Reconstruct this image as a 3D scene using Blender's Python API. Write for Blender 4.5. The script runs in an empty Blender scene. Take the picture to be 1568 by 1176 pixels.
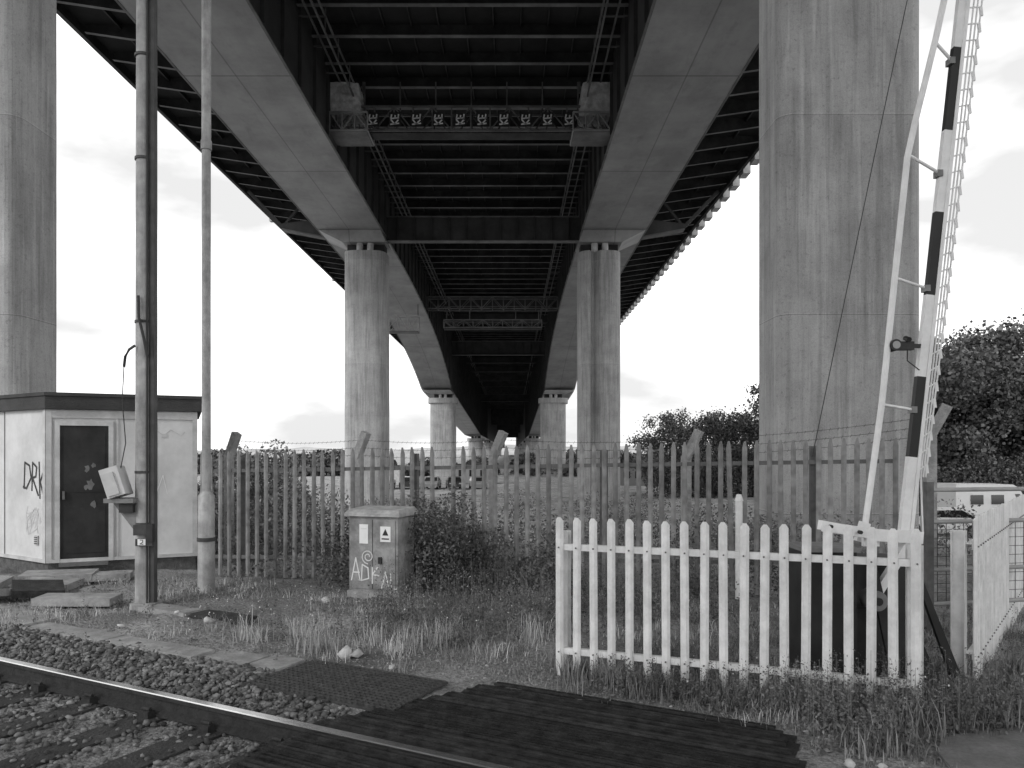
import bpy, math, random
import numpy as np
from mathutils import Vector, Matrix
random.seed(7); rng=np.random.default_rng(11)
sc=bpy.context.scene
# ------------------------------------------------------------ materials
MATS={}
def M(name, base, var=.25, scale=4, rough=.8, bump=0, bscale=40, streak=None, metal=0, island=0, dirt=0, dscale=.6, extra=None, spec=.3):
    m=bpy.data.materials.new(name); m.use_nodes=True
    nt=m.node_tree; N=nt.nodes; L=nt.links
    bs=N['Principled BSDF']; bs.inputs['Roughness'].default_value=rough; bs.inputs['Metallic'].default_value=metal
    bs.inputs['Specular IOR Level'].default_value=spec
    tc=N.new('ShaderNodeTexCoord'); mp=N.new('ShaderNodeMapping'); L.new(tc.outputs['Object'],mp.inputs['Vector'])
    if streak: mp.inputs['Scale'].default_value=streak
    n=N.new('ShaderNodeTexNoise'); n.inputs['Scale'].default_value=scale; n.inputs['Detail'].default_value=1 if island else 5; n.inputs['Roughness'].default_value=.62
    L.new(mp.outputs[0],n.inputs['Vector'])
    r=N.new('ShaderNodeMapRange'); r.inputs['From Min'].default_value=.3; r.inputs['From Max'].default_value=.7
    r.inputs['To Min'].default_value=base*(1-var); r.inputs['To Max'].default_value=base*(1+var)
    L.new(n.outputs[0],r.inputs['Value']); out=r.outputs[0]
    def mul(a,b):
        k=N.new('ShaderNodeMath'); k.operation='MULTIPLY'
        L.new(a,k.inputs[0])
        if hasattr(b,'default_value'): L.new(b,k.inputs[1])
        else: k.inputs[1].default_value=b
        return k.outputs[0]
    if dirt:
        n2=N.new('ShaderNodeTexNoise'); n2.inputs['Scale'].default_value=dscale; n2.inputs['Detail'].default_value=6; n2.inputs['Roughness'].default_value=.7
        L.new(tc.outputs['Object'],n2.inputs['Vector'])
        r2=N.new('ShaderNodeMapRange'); r2.inputs['From Min'].default_value=.38; r2.inputs['From Max'].default_value=.62
        r2.inputs['To Min'].default_value=1-dirt; r2.inputs['To Max'].default_value=1.0
        L.new(n2.outputs[0],r2.inputs['Value']); out=mul(out,r2.outputs[0])
    if island:
        g=N.new('ShaderNodeNewGeometry'); r3=N.new('ShaderNodeMapRange')
        r3.inputs['To Min'].default_value=1-island; r3.inputs['To Max'].default_value=1+island
        L.new(g.outputs['Random Per Island'],r3.inputs['Value']); out=mul(out,r3.outputs[0])
    if extra: out=extra(N,L,tc,mul,out)
    L.new(out,bs.inputs['Base Color'])
    if bump:
        nb=N.new('ShaderNodeTexNoise'); nb.inputs['Scale'].default_value=bscale; nb.inputs['Detail'].default_value=3
        L.new(mp.outputs[0] if streak else tc.outputs['Object'],nb.inputs['Vector'])
        b=N.new('ShaderNodeBump'); b.inputs['Strength'].default_value=bump; b.inputs['Distance'].default_value=.03
        L.new(nb.outputs[0],b.inputs['Height']); L.new(b.outputs[0],bs.inputs['Normal'])
    MATS[name]=m; return m
def math_(N,L,op,a,b=None,c=None):
    k=N.new('ShaderNodeMath'); k.operation=op
    for i,x in enumerate((a,b,c)):
        if x is None: continue
        if hasattr(x,'default_value'): L.new(x,k.inputs[i])
        else: k.inputs[i].default_value=x
    return k.outputs[0]
def seam(N,L,coord,period,off,width,dark):
    a=math_(N,L,'ADD',coord,-off+1000*period); a=math_(N,L,'MODULO',a,period)
    a=math_(N,L,'LESS_THAN',a,width)
    return math_(N,L,'MULTIPLY_ADD',a,dark-1,1.0)
def nz(N,L,tc,scl,sca,f0,f1,t0,t1,rough=.7):
    mp=N.new('ShaderNodeMapping'); mp.inputs['Scale'].default_value=scl; L.new(tc.outputs['Object'],mp.inputs[0])
    n=N.new('ShaderNodeTexNoise'); n.inputs['Scale'].default_value=sca; n.inputs['Detail'].default_value=5; n.inputs['Roughness'].default_value=rough
    L.new(mp.outputs[0],n.inputs['Vector'])
    r=N.new('ShaderNodeMapRange'); r.inputs['From Min'].default_value=f0; r.inputs['From Max'].default_value=f1; r.inputs['To Min'].default_value=t0; r.inputs['To Max'].default_value=t1
    L.new(n.outputs[0],r.inputs['Value']); return r.outputs[0]
def pier_extra(N,L,tc,mul,out):
    s=N.new('ShaderNodeSeparateXYZ'); L.new(tc.outputs['Object'],s.inputs[0])
    out=mul(out,seam(N,L,s.outputs[2],4.41,.41,.022,.72))
    out=mul(out,seam(N,L,s.outputs[2],4.41,.432,.02,1.18))
    out=mul(out,seam(N,L,s.outputs[0],.62,.1,.01,.88))
    a=math_(N,L,'ADD',s.outputs[2],-.41); a=math_(N,L,'DIVIDE',a,4.41); a=math_(N,L,'FLOOR',a)
    w=N.new('ShaderNodeTexWhiteNoise'); w.noise_dimensions='1D'; L.new(a,w.inputs['W'])
    out=mul(out,math_(N,L,'MULTIPLY_ADD',w.outputs['Value'],.14,.92))
    out=mul(out,nz(N,L,tc,(1,1,1),11,.55,.66,1,.7,.8))
    out=mul(out,nz(N,L,tc,(1,1,.05),5.5,.48,.68,1,.72,.6))
    out=mul(out,nz(N,L,tc,(1,1,.04),8,.55,.7,1,1.25,.6))
    return mul(out,nz(N,L,tc,(1,1,1),45,.35,.65,.84,1.16,.8))
def flange_extra(N,L,tc,mul,out):
    s=N.new('ShaderNodeSeparateXYZ'); L.new(tc.outputs['Object'],s.inputs[0])
    out=mul(out,seam(N,L,s.outputs[1],12.7,37.3,.10,.5))
    a=math_(N,L,'ADD',s.outputs[0],2.52); a=math_(N,L,'ABSOLUTE',a)
    a=math_(N,L,'SUBTRACT',a,11.2); a=math_(N,L,'ABSOLUTE',a); a=math_(N,L,'LESS_THAN',a,.035)
    out=mul(out,math_(N,L,'MULTIPLY_ADD',a,-.4,1.0))
    return mul(out,nz(N,L,tc,(1,.3,1),1.6,.55,.75,1,.78))
def ground_extra(N,L,tc,mul,out):
    out=mul(out,nz(N,L,tc,(1,1,1),28,.35,.65,.45,1.55,.8))
    s=N.new('ShaderNodeSeparateXYZ'); L.new(tc.outputs['Object'],s.inputs[0])
    r=N.new('ShaderNodeMapRange'); r.inputs['From Min'].default_value=20; r.inputs['From Max'].default_value=34; r.inputs['To Min'].default_value=1; r.inputs['To Max'].default_value=1.4
    L.new(s.outputs[1],r.inputs['Value']); return mul(out,r.outputs[0])
M('pier_concrete',.41,.16,1.3,.9,.35,14,streak=(1,1,.16),dirt=.22,dscale=.7,extra=pier_extra)
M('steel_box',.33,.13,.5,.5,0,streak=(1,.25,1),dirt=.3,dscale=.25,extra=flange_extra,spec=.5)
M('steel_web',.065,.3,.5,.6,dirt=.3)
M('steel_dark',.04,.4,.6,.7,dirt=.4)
M('steel_rib',.17,.3,.8,.6,dirt=.4)
M('gantry_grey',.4,.2,.8,.6,dirt=.3)
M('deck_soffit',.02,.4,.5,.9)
M('edge_white',.5,.25,2,.7)
M('tarp',.6,.35,3,.8,.8,6)
M('sign_black',.03,.2,3,.6)
M('sign_white',.8,.1,3,.6)
M('hut_wall',.62,.08,2,.6,dirt=.2,dscale=1.6,streak=(1,1,.3))
M('hut_trim',.55,.12,4,.6,dirt=.25,dscale=3)
M('hut_roof',.05,.3,3,.8,.3)
M('door_dark',.022,.5,3,.55,dirt=.3,dscale=4)
M('brick_dark',.1,.4,9,.9,.6)
M('graffiti_dark',.05,.2,5); M('graffiti_light',.7,.1,5); M('graffiti_faint',.7,.08,5)
M('pole_steel',.38,.3,6,.55,.1,streak=(1,1,.2),dirt=.4,dscale=3,metal=.1)
M('pole_dark',.06,.4,6,.6)
M('white_paint',.82,.08,5,.5,dirt=.22,dscale=6,streak=(1,1,.3),spec=.4)
M('boom_white',.82,.06,5,.45,dirt=.12,dscale=8); M('boom_black',.02,.2,5,.5)
M('galv',.25,.25,9,.5,dirt=.35,dscale=2,island=.2,spec=.5)
M('galv_post',.13,.3,9,.6)
M('old_concrete',.36,.25,8,.95,.5,dirt=.3,dscale=3)
M('cab_front',.31,.18,6,.7,.1,dirt=.4,dscale=3)
M('cab_roof',.4,.3,8,.8,.2)
M('machine',.03,.4,5,.5)
M('machine_grey',.2,.3,5,.5)
M('timber',.028,.5,9,.85,.6,30,streak=(1,1,1),dirt=.4,dscale=4,island=.35)
M('mat_grid',.06,.4,12,.9,.3)
M('rail_head',.8,.1,8,.16,metal=.9,streak=(1,1,1))
M('rail_rust',.03,.4,12,.8,.3)
M('sleeper',.055,.4,8,.9,.5,dirt=.4)
M('ballast',.14,.35,12,.95,.2,60,island=.6)
M('gravel',.22,.35,12,.95,0,60,island=.45)
M('slab',.36,.2,8,.95,.4,dirt=.35,dscale=2.5)
M('rock',.5,.2,10,.95,.4)
M('grass_dry',.42,.3,1.2,.85,island=.5)
M('grass_green',.22,.35,1.2,.85,island=.5)
M('weed_leaf',.135,.4,1.5,.75,island=.5)
M('flower',.7,.1,5,.8)
M('leaf',.12,.4,.35,.7,island=.6)
M('leaf_light',.17,.4,.3,.7,island=.5)
M('bramble',.16,.5,.5,.8,island=.45)
M('bark',.08,.4,5,.95,.5)
M('wire',.04,.1,5,.6)
M('hill',.3,.3,.02,1)
M('car_white',.7,.03,2,.3,spec=.6); M('car_grey',.22,.05,2,.3,spec=.6); M('car_dark',.04,.1,2,.25,spec=.6)
M('glass',.02,.1,2,.08,spec=.8); M('tyre',.02,.1,5,.9); M('lens',.3,.1,5,.1)
M('ground_soil',.25,.45,1.1,1,.9,35,dirt=.35,dscale=.35,extra=ground_extra)
M('tarmac',.2,.15,40,.95,.5,120,dirt=.35,dscale=3)

# ------------------------------------------------------------ mesh builder
def smooth(a,b,x):
    t=np.clip((np.asarray(x,float)-a)/(b-a),0,1); return t*t*(3-2*t)
class MB:
    def __init__(s): s.v=[];s.f=[];s.m=[];s.sm=[];s.slots=[]
    def mi(s,mat):
        if mat not in s.slots: s.slots.append(mat)
        return s.slots.index(mat)
    def add(s,vs,fs,mat,sm=False):
        o=len(s.v); s.v+= [tuple(map(float,p)) for p in vs]; i=s.mi(mat)
        for f in fs: s.f.append([o+k for k in f]); s.m.append(i); s.sm.append(sm)
    HEX=[(0,3,2,1),(4,5,6,7),(0,1,5,4),(1,2,6,5),(2,3,7,6),(3,0,4,7)]
    def box(s,x0,x1,y0,y1,z0,z1,mat,fr=None):
        vs=[(x,y,z) for z in(z0,z1) for x,y in((x0,y0),(x1,y0),(x1,y1),(x0,y1))]
        if fr: vs=[loc(fr,p) for p in vs]
        s.add(vs,s.HEX,mat)
    def mbox(s,mat4,sx,sy,sz,mat):
        vs=[mat4@Vector((x*sx/2,y*sy/2,z*sz/2)) for z in(-1,1) for x,y in((-1,-1),(1,-1),(1,1),(-1,1))]
        s.add(vs,s.HEX,mat)
    def beam(s,p0,p1,w,h,mat,up=(0,0,1)):
        p0=Vector(p0);p1=Vector(p1);d=(p1-p0);l=d.length;d.normalize();u=Vector(up)
        if abs(d.dot(u))>.98: u=Vector((0,1,0))
        x=d.cross(u).normalized(); u2=x.cross(d)
        vs=[]
        for p in(p0,p1):
            for a,b in((-1,-1),(1,-1),(1,1),(-1,1)): vs.append(p+x*a*w/2+u2*b*h/2)
        s.add(vs,[(3,2,1,0),(4,5,6,7),(0,1,5,4),(1,2,6,5),(2,3,7,6),(3,0,4,7)],mat)
    def tube(s,pts,rs,mat,n=10,cap=True):
        pts=[Vector(p) for p in pts]
        if not hasattr(rs,'__len__'): rs=[rs]*len(pts)
        vs=[];fs=[]
        for i,p in enumerate(pts):
            d=(pts[min(i+1,len(pts)-1)]-pts[max(i-1,0)]).normalized()
            u=Vector((0,0,1)) if abs(d.z)<.9 else Vector((0,1,0))
            x=d.cross(u).normalized(); y=x.cross(d)
            for k in range(n):
                a=2*math.pi*k/n; vs.append(p+(x*math.cos(a)+y*math.sin(a))*rs[i])
        for i in range(len(pts)-1):
            for k in range(n): fs.append((i*n+k,i*n+(k+1)%n,(i+1)*n+(k+1)%n,(i+1)*n+k))
        s.add(vs,fs,mat,True)
        if cap:
            o=len(vs); s.add([vs[k] for k in range(n)],[tuple(range(n))],mat); s.add([vs[o-n+k] for k in range(n)],[tuple(range(n))],mat)
    def prism(s,poly,z0,z1,mat,fr=None):
        n=len(poly); vs=[(x,y,z0) for x,y in poly]+[(x,y,z1) for x,y in poly]
        if fr: vs=[loc(fr,p) for p in vs]
        s.add(vs,[tuple(range(n))[::-1],tuple(range(n,2*n))]+[(i,(i+1)%n,n+(i+1)%n,n+i) for i in range(n)],mat)
    def vprism(s,poly,y0,y1,mat,fr=None):
        n=len(poly); vs=[(x,y0,z) for x,z in poly]+[(x,y1,z) for x,z in poly]
        if fr: vs=[loc(fr,p) for p in vs]
        s.add(vs,[tuple(range(n)),tuple(range(n,2*n))[::-1]]+[(i,n+i,n+(i+1)%n,(i+1)%n) for i in range(n)],mat)
    def stroke(s,pts,w,y,mat,fr):
        for (a,b),(c,d) in zip(pts[:-1],pts[1:]):
            L=math.hypot(c-a,d-b) or 1e-6; nx,nz_=-(d-b)/L*w/2,(c-a)/L*w/2; ex,ez=(c-a)/L*w*.3,(d-b)/L*w*.3
            y-=.00013
            s.add([loc(fr,p) for p in((a-ex+nx,y,b-ez+nz_),(c+ex+nx,y,d+ez+nz_),(c+ex-nx,y,d+ez-nz_),(a-ex-nx,y,b-ez-nz_))],[(0,1,2,3)],mat)
    def build(s,name,parent=None):
        me=bpy.data.meshes.new(name); me.from_pydata(s.v,[],s.f)
        for k in s.slots: me.materials.append(MATS[k])
        me.polygons.foreach_set('material_index',s.m); me.polygons.foreach_set('use_smooth',s.sm); me.update()
        o=bpy.data.objects.new(name,me); sc.collection.objects.link(o)
        if parent: o.parent=parent
        return o
def loc(fr,p):
    ox,oy,a=fr; c,s_=math.cos(a),math.sin(a); return (ox+p[0]*c-p[1]*s_, oy+p[0]*s_+p[1]*c, p[2])
def empty(name,at=(0,0,0)):
    o=bpy.data.objects.new(name,None); sc.collection.objects.link(o); return o
def np_mesh(name,V,F,mats,midx=None,parent=None,sm=False):
    me=bpy.data.meshes.new(name); V=np.asarray(V,np.float32); F=np.asarray(F,np.int32)
    me.vertices.add(len(V)); me.vertices.foreach_set('co',V.ravel())
    me.loops.add(F.size); me.loops.foreach_set('vertex_index',F.ravel())
    me.polygons.add(len(F)); me.polygons.foreach_set('loop_start',np.arange(len(F),dtype=np.int32)*F.shape[1])
    for m in mats: me.materials.append(MATS[m])
    if midx is not None: me.polygons.foreach_set('material_index',np.asarray(midx,np.int32))
    if sm: me.polygons.foreach_set('use_smooth',np.ones(len(F),bool))
    me.update(calc_edges=True)
    o=bpy.data.objects.new(name,me); sc.collection.objects.link(o)
    if parent: o.parent=parent
    return o
def quads_from(P,size,aspect=.55):
    n=len(P); u=rng.normal(size=(n,3)); u/=np.linalg.norm(u,axis=1)[:,None]
    w=rng.normal(size=(n,3)); w-= (w*u).sum(1)[:,None]*u; w/=np.linalg.norm(w,axis=1)[:,None]
    s=np.asarray(size)[:,None] if hasattr(size,'__len__') else np.full((n,1),size)
    V=np.stack([P-u*s*.5,P+w*s*aspect*.5-u*s*.05,P+u*s*.5,P-w*s*aspect*.5-u*s*.05],1).reshape(-1,3)
    F=np.arange(4*n).reshape(n,4); return V,F

# ------------------------------------------------------------ terrain frame
R0=np.array([-.92,4.73]); td=np.array([.889,-.457]); tn=np.array([.457,.889])
TANG=math.atan2(-.457,.889); FRT=(R0[0],R0[1],TANG)
def ts(x,y):
    dx=np.asarray(x)-R0[0]; dy=np.asarray(y)-R0[1]
    return dx*td[0]+dy*td[1], dx*tn[0]+dy*tn[1]
def gz(x,y):
    x=np.asarray(x,float); y=np.asarray(y,float)
    t,s=ts(x,y)
    z=-.17+.15*smooth(.1,.55,s)*1.0
    b=.022*np.sin(x*3.1+1.3*np.sin(y*2.3))+.018*np.sin(y*4.3+x*1.7)+.012*np.sin(x*7.7-y*6.1)+.008*np.sin(x*15+y*13)
    b=b*(1-smooth(2.1,2.45,x)*(1-smooth(4.8,5.1,y)))
    z=z+b*smooth(1.2,1.8,s)
    m=np.exp(-(((x-.1)/.8)**2+((y-7.1)/.55)**2))*.09; z=z+m*smooth(1.3,1.9,s)
    z=z-2.6*smooth(13,32,y)
    return z
xs=np.concatenate([-np.geomspace(2500,9.5,26),np.arange(-9,7.2,.11),np.geomspace(7.6,2500,28)])
ys=np.concatenate([-np.geomspace(600,3,14),np.arange(-2,2,.8),np.arange(2.4,13,.11),np.arange(13.3,34,.8),np.geomspace(35,3500,26)])
X,Y=np.meshgrid(xs,ys); Z=gz(X,Y)
V=np.stack([X,Y,Z],-1).reshape(-1,3); nx=len(xs); ny=len(ys)
i=np.arange(nx*ny).reshape(ny,nx); F=np.stack([i[:-1,:-1],i[:-1,1:],i[1:,1:],i[1:,:-1]],-1).reshape(-1,4)
np_mesh('ground',V,F,['ground_soil'],sm=True)

# ------------------------------------------------------------ railway
mb=MB()
def rail_profile(s0):
    h=[(-.07,-.15),(.07,-.15),(.07,-.135),(.012,-.115),(.012,-.045),(.036,-.035),(.036,-.006),(.028,0),(-.028,0),(-.036,-.006),(-.036,-.035),(-.012,-.045),(-.012,-.115),(-.07,-.135)]
    n=len(h); vs=[]
    for x in(-60,60): vs+=[loc(FRT,(x,s0+a,b)) for a,b in h]
    for k in range(n):
        mat='rail_head' if k in(6,7,8) else 'rail_rust'
        mb.add([vs[k],vs[(k+1)%n],vs[n+(k+1)%n],vs[n+k]],[(0,1,2,3)],mat)
rail_profile(0); rail_profile(-1.5)
for k in range(-30,40):
    x=k*.65+random.uniform(-.02,.02)
    mb.box(x-.13,x+.13,-2.05,.5,-.30,-.152,'sleeper',FRT)
    for s0 in(0,-1.5):
        for d in(-.1,.1):
            mb.box(x-.05,x+.05,s0+d-.03,s0+d+.03,-.152,-.10,'rail_rust',FRT)
            mb.tube([loc(FRT,(x-.04,s0+d,-.09)),loc(FRT,(x+.04,s0+d,-.09))],.014,'rail_rust',8)
mb.build('railway_track')

mb=MB()
def deckpatch(s0,s1,t0f,t1f,w=.125):
    s=s0
    while s<s1-.03:
        e=min(s+w-.012,s1)
        mb.box(t0f(s)+random.uniform(-.02,.02),t1f(s)+random.uniform(-.04,.04),s,e,-.16,-.012+random.uniform(-.006,.006),'timber',FRT)
        for q in range(2):
            r=s+w*(.25+.35*q)
            mb.box(t0f(s)+.03,t1f(s)-.06,r,r+.018,-.012,.002+random.uniform(-.003,.003),'timber',FRT)
        s+=w
deckpatch(.06,1.37,lambda s:-.5+.5*s,lambda s:2.85-.4*s)
deckpatch(-1.42,-.08,lambda s:-.45,lambda s:8)
deckpatch(-4,-1.6,lambda s:-.45,lambda s:8,.2)
mb.build('timber_crossing_deck')
mb=MB()
mb.box(-1.52,-.16,.48,1.22,-.06,-.012,'mat_grid',FRT)
for k in range(28): mb.box(-1.52+k*.05,-1.50+k*.05,.49,1.21,-.012,.004,'mat_grid',FRT)
for k in range(15): mb.box(-1.515,-.165,.49+k*.05,.51+k*.05,-.0121,.0065,'mat_grid',FRT)
mb.build('anti_trespass_mat')
mb=MB()
for k in range(4):
    a=-4.95+k*.62; mb.box(a,a+.605,.74+random.uniform(-.01,.01),1.0,-.06,.015+random.uniform(-.006,.006),'slab',FRT)
mb.box(-2.45,-1.95,.62,1.12,-.06,.004,'slab',FRT); mb.box(-1.93,-1.6,.68,1.2,-.06,.0,'slab',FRT)
mb.box(-8.5,-5.1,.7,1.3,-.06,.006,'slab',FRT)
mb.box(-4.9,-4.0,1.9,2.15,-.06,.03,'slab',FRT); mb.box(-3.95,-3.2,1.95,2.2,-.06,.02,'sleeper',FRT)
mb.build('concrete_cable_trough')
mb=MB()
mb.prism([(2.55,2.5),(9,2.5),(9,5.2),(4.4,5.15),(3.7,4.98),(3.1,4.86),(2.72,4.74),(2.55,4.5),(2.48,4.2),(2.52,3.8)],-.12,.006,'tarmac')
mb.build('footpath')

phi=(1+5**.5)/2
ico=np.array([(-1,phi,0),(1,phi,0),(-1,-phi,0),(1,-phi,0),(0,-1,phi),(0,1,phi),(0,-1,-phi),(0,1,-phi),(phi,0,-1),(phi,0,1),(-phi,0,-1),(-phi,0,1)])/1.9
icf=np.array([(0,11,5),(0,5,1),(0,1,7),(0,7,10),(0,10,11),(1,5,9),(5,11,4),(11,10,2),(10,7,6),(7,1,8),(3,9,4),(3,4,2),(3,2,6),(3,6,8),(3,8,9),(4,9,5),(2,4,11),(6,2,10),(8,6,7),(9,8,1)])
def stones(name,P,size,mat):
    n=len(P); A=np.linalg.qr(rng.normal(size=(n,3,3)))[0]
    sc3=rng.uniform(.55,1.2,size=(n,1,3))*size[:,None,None]
    V=(ico[None]+rng.normal(scale=.17,size=(n,12,3)))*sc3
    V=np.einsum('nij,nkj->nki',A,V); V[:,:,2]*=.75; V+=P[:,None]
    F=(icf[None]+12*np.arange(n)[:,None,None]).reshape(-1,3)
    np_mesh(name,V.reshape(-1,3),F,[mat])
n=15000
t=rng.uniform(-9,-.35,n); s=rng.uniform(-2.2,.85,n)
s=np.where(rng.random(n)<.5,rng.uniform(.05,.8,n),s)
m=~(((np.abs(s)<.075)|(np.abs(s+1.5)<.07)))&~((t>-.5)&(s>.0))&~((t>-1.55)&(s>.46))
t,s=t[m],s[m]
ph=np.abs(((t/.65)+.5)%1-.5)*.65
keep=(ph>.12)|(rng.random(len(t))<.5)|(s>.15); t,s=t[keep],s[keep]
x=R0[0]+t*td[0]+s*tn[0]; y=R0[1]+t*td[1]+s*tn[1]
g=gz(x,y)+rng.uniform(-.01,.03,len(x))
stones('track_ballast',np.stack([x,y,g],1),rng.uniform(.014,.034,len(x)),'ballast')
n=6500
t=rng.uniform(-7,5,n); s=.8+np.abs(rng.normal(0,1.1,n)); x=R0[0]+t*td[0]+s*tn[0]; y=R0[1]+t*td[1]+s*tn[1]
m=~((t>-.6)&(s<1.4)&(t<2.7))&~((t>-1.55)&(s<1.25)&(t<0)); x,y=x[m],y[m]
stones('loose_gravel',np.stack([x,y,gz(x,y)],1),rng.uniform(.006,.018,len(x)),'gravel')
P=np.array([(-1.46,6.6,.03),(-1.38,6.62,.02),(-1.0,6.25,.01),(1.95,4.33,.0),(2.12,4.3,.0),(-2.2,8.9,.04),(-3.2,7.9,.03),(-4.0,7.7,.02),(-3.7,8.3,.03)])
stones('rubble_stones',P,np.array([.08,.06,.045,.04,.035,.06,.05,.05,.04]),'rock')

# ------------------------------------------------------------ bridge
AX=-2.52; br=empty('motorway_bridge')
DZ=25.3; YE=1150
def bz(y):
    if y<64: return 20.5
    if y<=137: return 20.5-7.5*((y-64)/73)**2.6
    if y<=261: return 13-5.3*(y-137)/124
    return 7.7
Ys=list(np.arange(-30,64,4))+list(np.arange(64,341,4))+[400,500,650,850,YE]
for nm,sg in(('box_girder_left',-1),('box_girder_right',1)):
    mb=MB()
    xi,xo=AX+sg*8.5,AX+sg*13.8
    for a,b in zip(Ys[:-1],Ys[1:]):
        za,zb=bz(a),bz(b)
        mb.add([(xi,a,za),(xo,a,za),(xo,b,zb),(xi,b,zb)],[(0,1,2,3)],'steel_box')
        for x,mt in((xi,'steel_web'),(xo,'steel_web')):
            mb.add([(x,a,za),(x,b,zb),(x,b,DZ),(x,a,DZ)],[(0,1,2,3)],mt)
        for x,e in((xi,-sg),(xo,sg)):
            mb.add([(x,a,za-.02),(x+e*.12,a,za-.02),(x+e*.12,b,zb-.02),(x,b,zb-.02)],[(0,1,2,3)],'steel_rib')
            mb.add([(x+e*.12,a,za-.02),(x+e*.12,b,zb-.02),(x+e*.12,b,zb+.05),(x+e*.12,a,za+.05)],[(0,1,2,3)],'steel_rib')
    for y in np.arange(-28,335,2.9):
        mb.box(min(xi,xi-sg*.18),max(xi,xi-sg*.18),y-.02,y+.02,bz(y)+.1,DZ,'steel_web')
    mb.build(nm,br)
mb=MB(); W=21.2
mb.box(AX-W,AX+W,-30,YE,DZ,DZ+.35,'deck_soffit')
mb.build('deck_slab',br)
mb=MB()
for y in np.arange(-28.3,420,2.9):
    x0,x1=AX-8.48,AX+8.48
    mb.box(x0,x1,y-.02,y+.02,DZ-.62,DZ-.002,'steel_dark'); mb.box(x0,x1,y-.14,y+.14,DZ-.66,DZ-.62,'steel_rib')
    for sg in(-1,1):
        a=AX+sg*13.82; b=AX+sg*(W-.25)
        mb.add([(a,y,DZ-.003),(b,y,DZ-.003),(b,y,DZ-.45),(a,y,DZ-1.5)],[(0,1,2,3)],'steel_dark')
        mb.add([(a,y-.12,DZ-1.5),(a,y+.12,DZ-1.5),(b,y+.12,DZ-.45),(b,y-.12,DZ-.45)],[(0,1,2,3)],'steel_rib')
for sg in(-1,1):
    for dx in(.5,3.0,5.2):
        xx=AX+sg*(13.8+dx); mb.box(xx-.05,xx+.05,-29,339,DZ-.25,DZ-.003,'steel_dark')
    xx=AX+sg*W
    mb.box(xx-.12,xx+.12,-30,YE,DZ-.55,DZ-.004,'steel_dark')
    mb.box(xx+sg*.14-.03,xx+sg*.14+.03,-30,YE,DZ-.25,DZ+1.0,'steel_rib')
for dx in np.arange(-7.5,7.6,1.5): mb.box(AX+dx-.03,AX+dx+.03,-29,339,DZ-.16,DZ-.003,'steel_dark')
mb.build('deck_floor_beams',br)
mb=MB()
for y in np.arange(-28,336,2.9):
    x=AX+W+.2; mb.box(x,x+.6,y-.65,y+.65,DZ-.75,DZ+.2,'edge_white')
for y in(19,37.3,75,101): x=AX-W; mb.box(x-.45,x-.2,y-.3,y+.3,DZ-.5,DZ+.2,'edge_white')
mb.build('edge_drip_blocks',br)
mb=MB()
for sg in(-1,1):
    for dx,z in((7.9,DZ-1.05),(7.1,DZ-1.05),(7.1,DZ-1.9)):
        x=AX+sg*dx; mb.box(x-.045,x+.045,-28,336,z-.05,z+.05,'steel_rib')
    for y in np.arange(-28,190,2.9):
        a,b=sorted((AX+sg*7.1,AX+sg*8.48)); mb.box(a,b,y-.03,y+.03,DZ-1.09,DZ-1.0,'steel_rib')
        x=AX+sg*7.1; mb.box(x-.03,x+.03,y-.03,y+.03,DZ-1.95,DZ-.6,'steel_rib')
mb.build('inspection_rails',br)
mb=MB()
for y,d in((66,2.1),(137,2.4),(263,2.4)):
    zb=20.3 if y==66 else 19.5
    mb.box(AX-8.47,AX+8.47,y-.03,y+.03,zb,zb+d,'steel_web'); mb.box(AX-8.47,AX+8.47,y-.4,y+.4,zb-.06,zb,'steel_rib'); mb.box(AX-8.47,AX+8.47,y-.3,y+.3,zb+d,zb+d+.06,'steel_rib')
    for k in np.arange(-7.5,7.6,1.5): mb.box(AX+k-.02,AX+k+.02,y-.28,y-.031,zb+.001,zb+d-.001,'steel_web')
for y in(110,124,160,180,200,225,245,300,325,370,420,500,600): mb.box(AX-8.47,AX+8.47,y-.3,y+.3,DZ-2.2,DZ-.7,'steel_web')
for y in(400,560,760): mb.box(AX-8.47,AX+8.47,y-.3,y+.3,DZ-9,DZ-.7,'steel_web')
for sg in(-1,1):
    a=AX+sg*13.84;b=AX+sg*17.6;c=AX+sg*20.6
    mb.vprism([(a,20.6),(b,21.3),(b,21.75),(a,22.2)][::sg],65.6,66.1,'steel_web')
    mb.beam((a,65.9,20.55),(b,65.9,21.25),.9,.12,'steel_rib'); mb.beam((b,65.9,21.5),(c,65.9,DZ-.65),.25,.3,'steel_web')
    mb.beam((b,65.9,21.5),(AX+sg*15.5,65.9,DZ-1.2),.2,.2,'steel_web')
mb.build('cross_girders',br)
def ring(cx,cy,rx,ry,z,n=64,notch=None,p=3.6):
    out=[]
    for k in range(n):
        a=2*math.pi*k/n; c,s_=math.cos(a),math.sin(a); e=2/p
        x=math.copysign(abs(c)**e,c)*rx; y=math.copysign(abs(s_)**e,s_)*ry
        if notch and y<0 and abs(x-notch)<.26: y+=.55
        out.append((cx+x,cy+y,z))
    return out
def rrect(cx,cy,rx,ry,r,z,q=8):
    out=[]
    for sx,sy,a0 in((1,1,0),(-1,1,90),(-1,-1,180),(1,-1,270)):
        for k in range(q+1):
            a=math.radians(a0+90*k/q); out.append((cx+sx*(rx-r)+math.cos(a)*r,cy+sy*(ry-r)+math.sin(a)*r,z))
    return out
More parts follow.
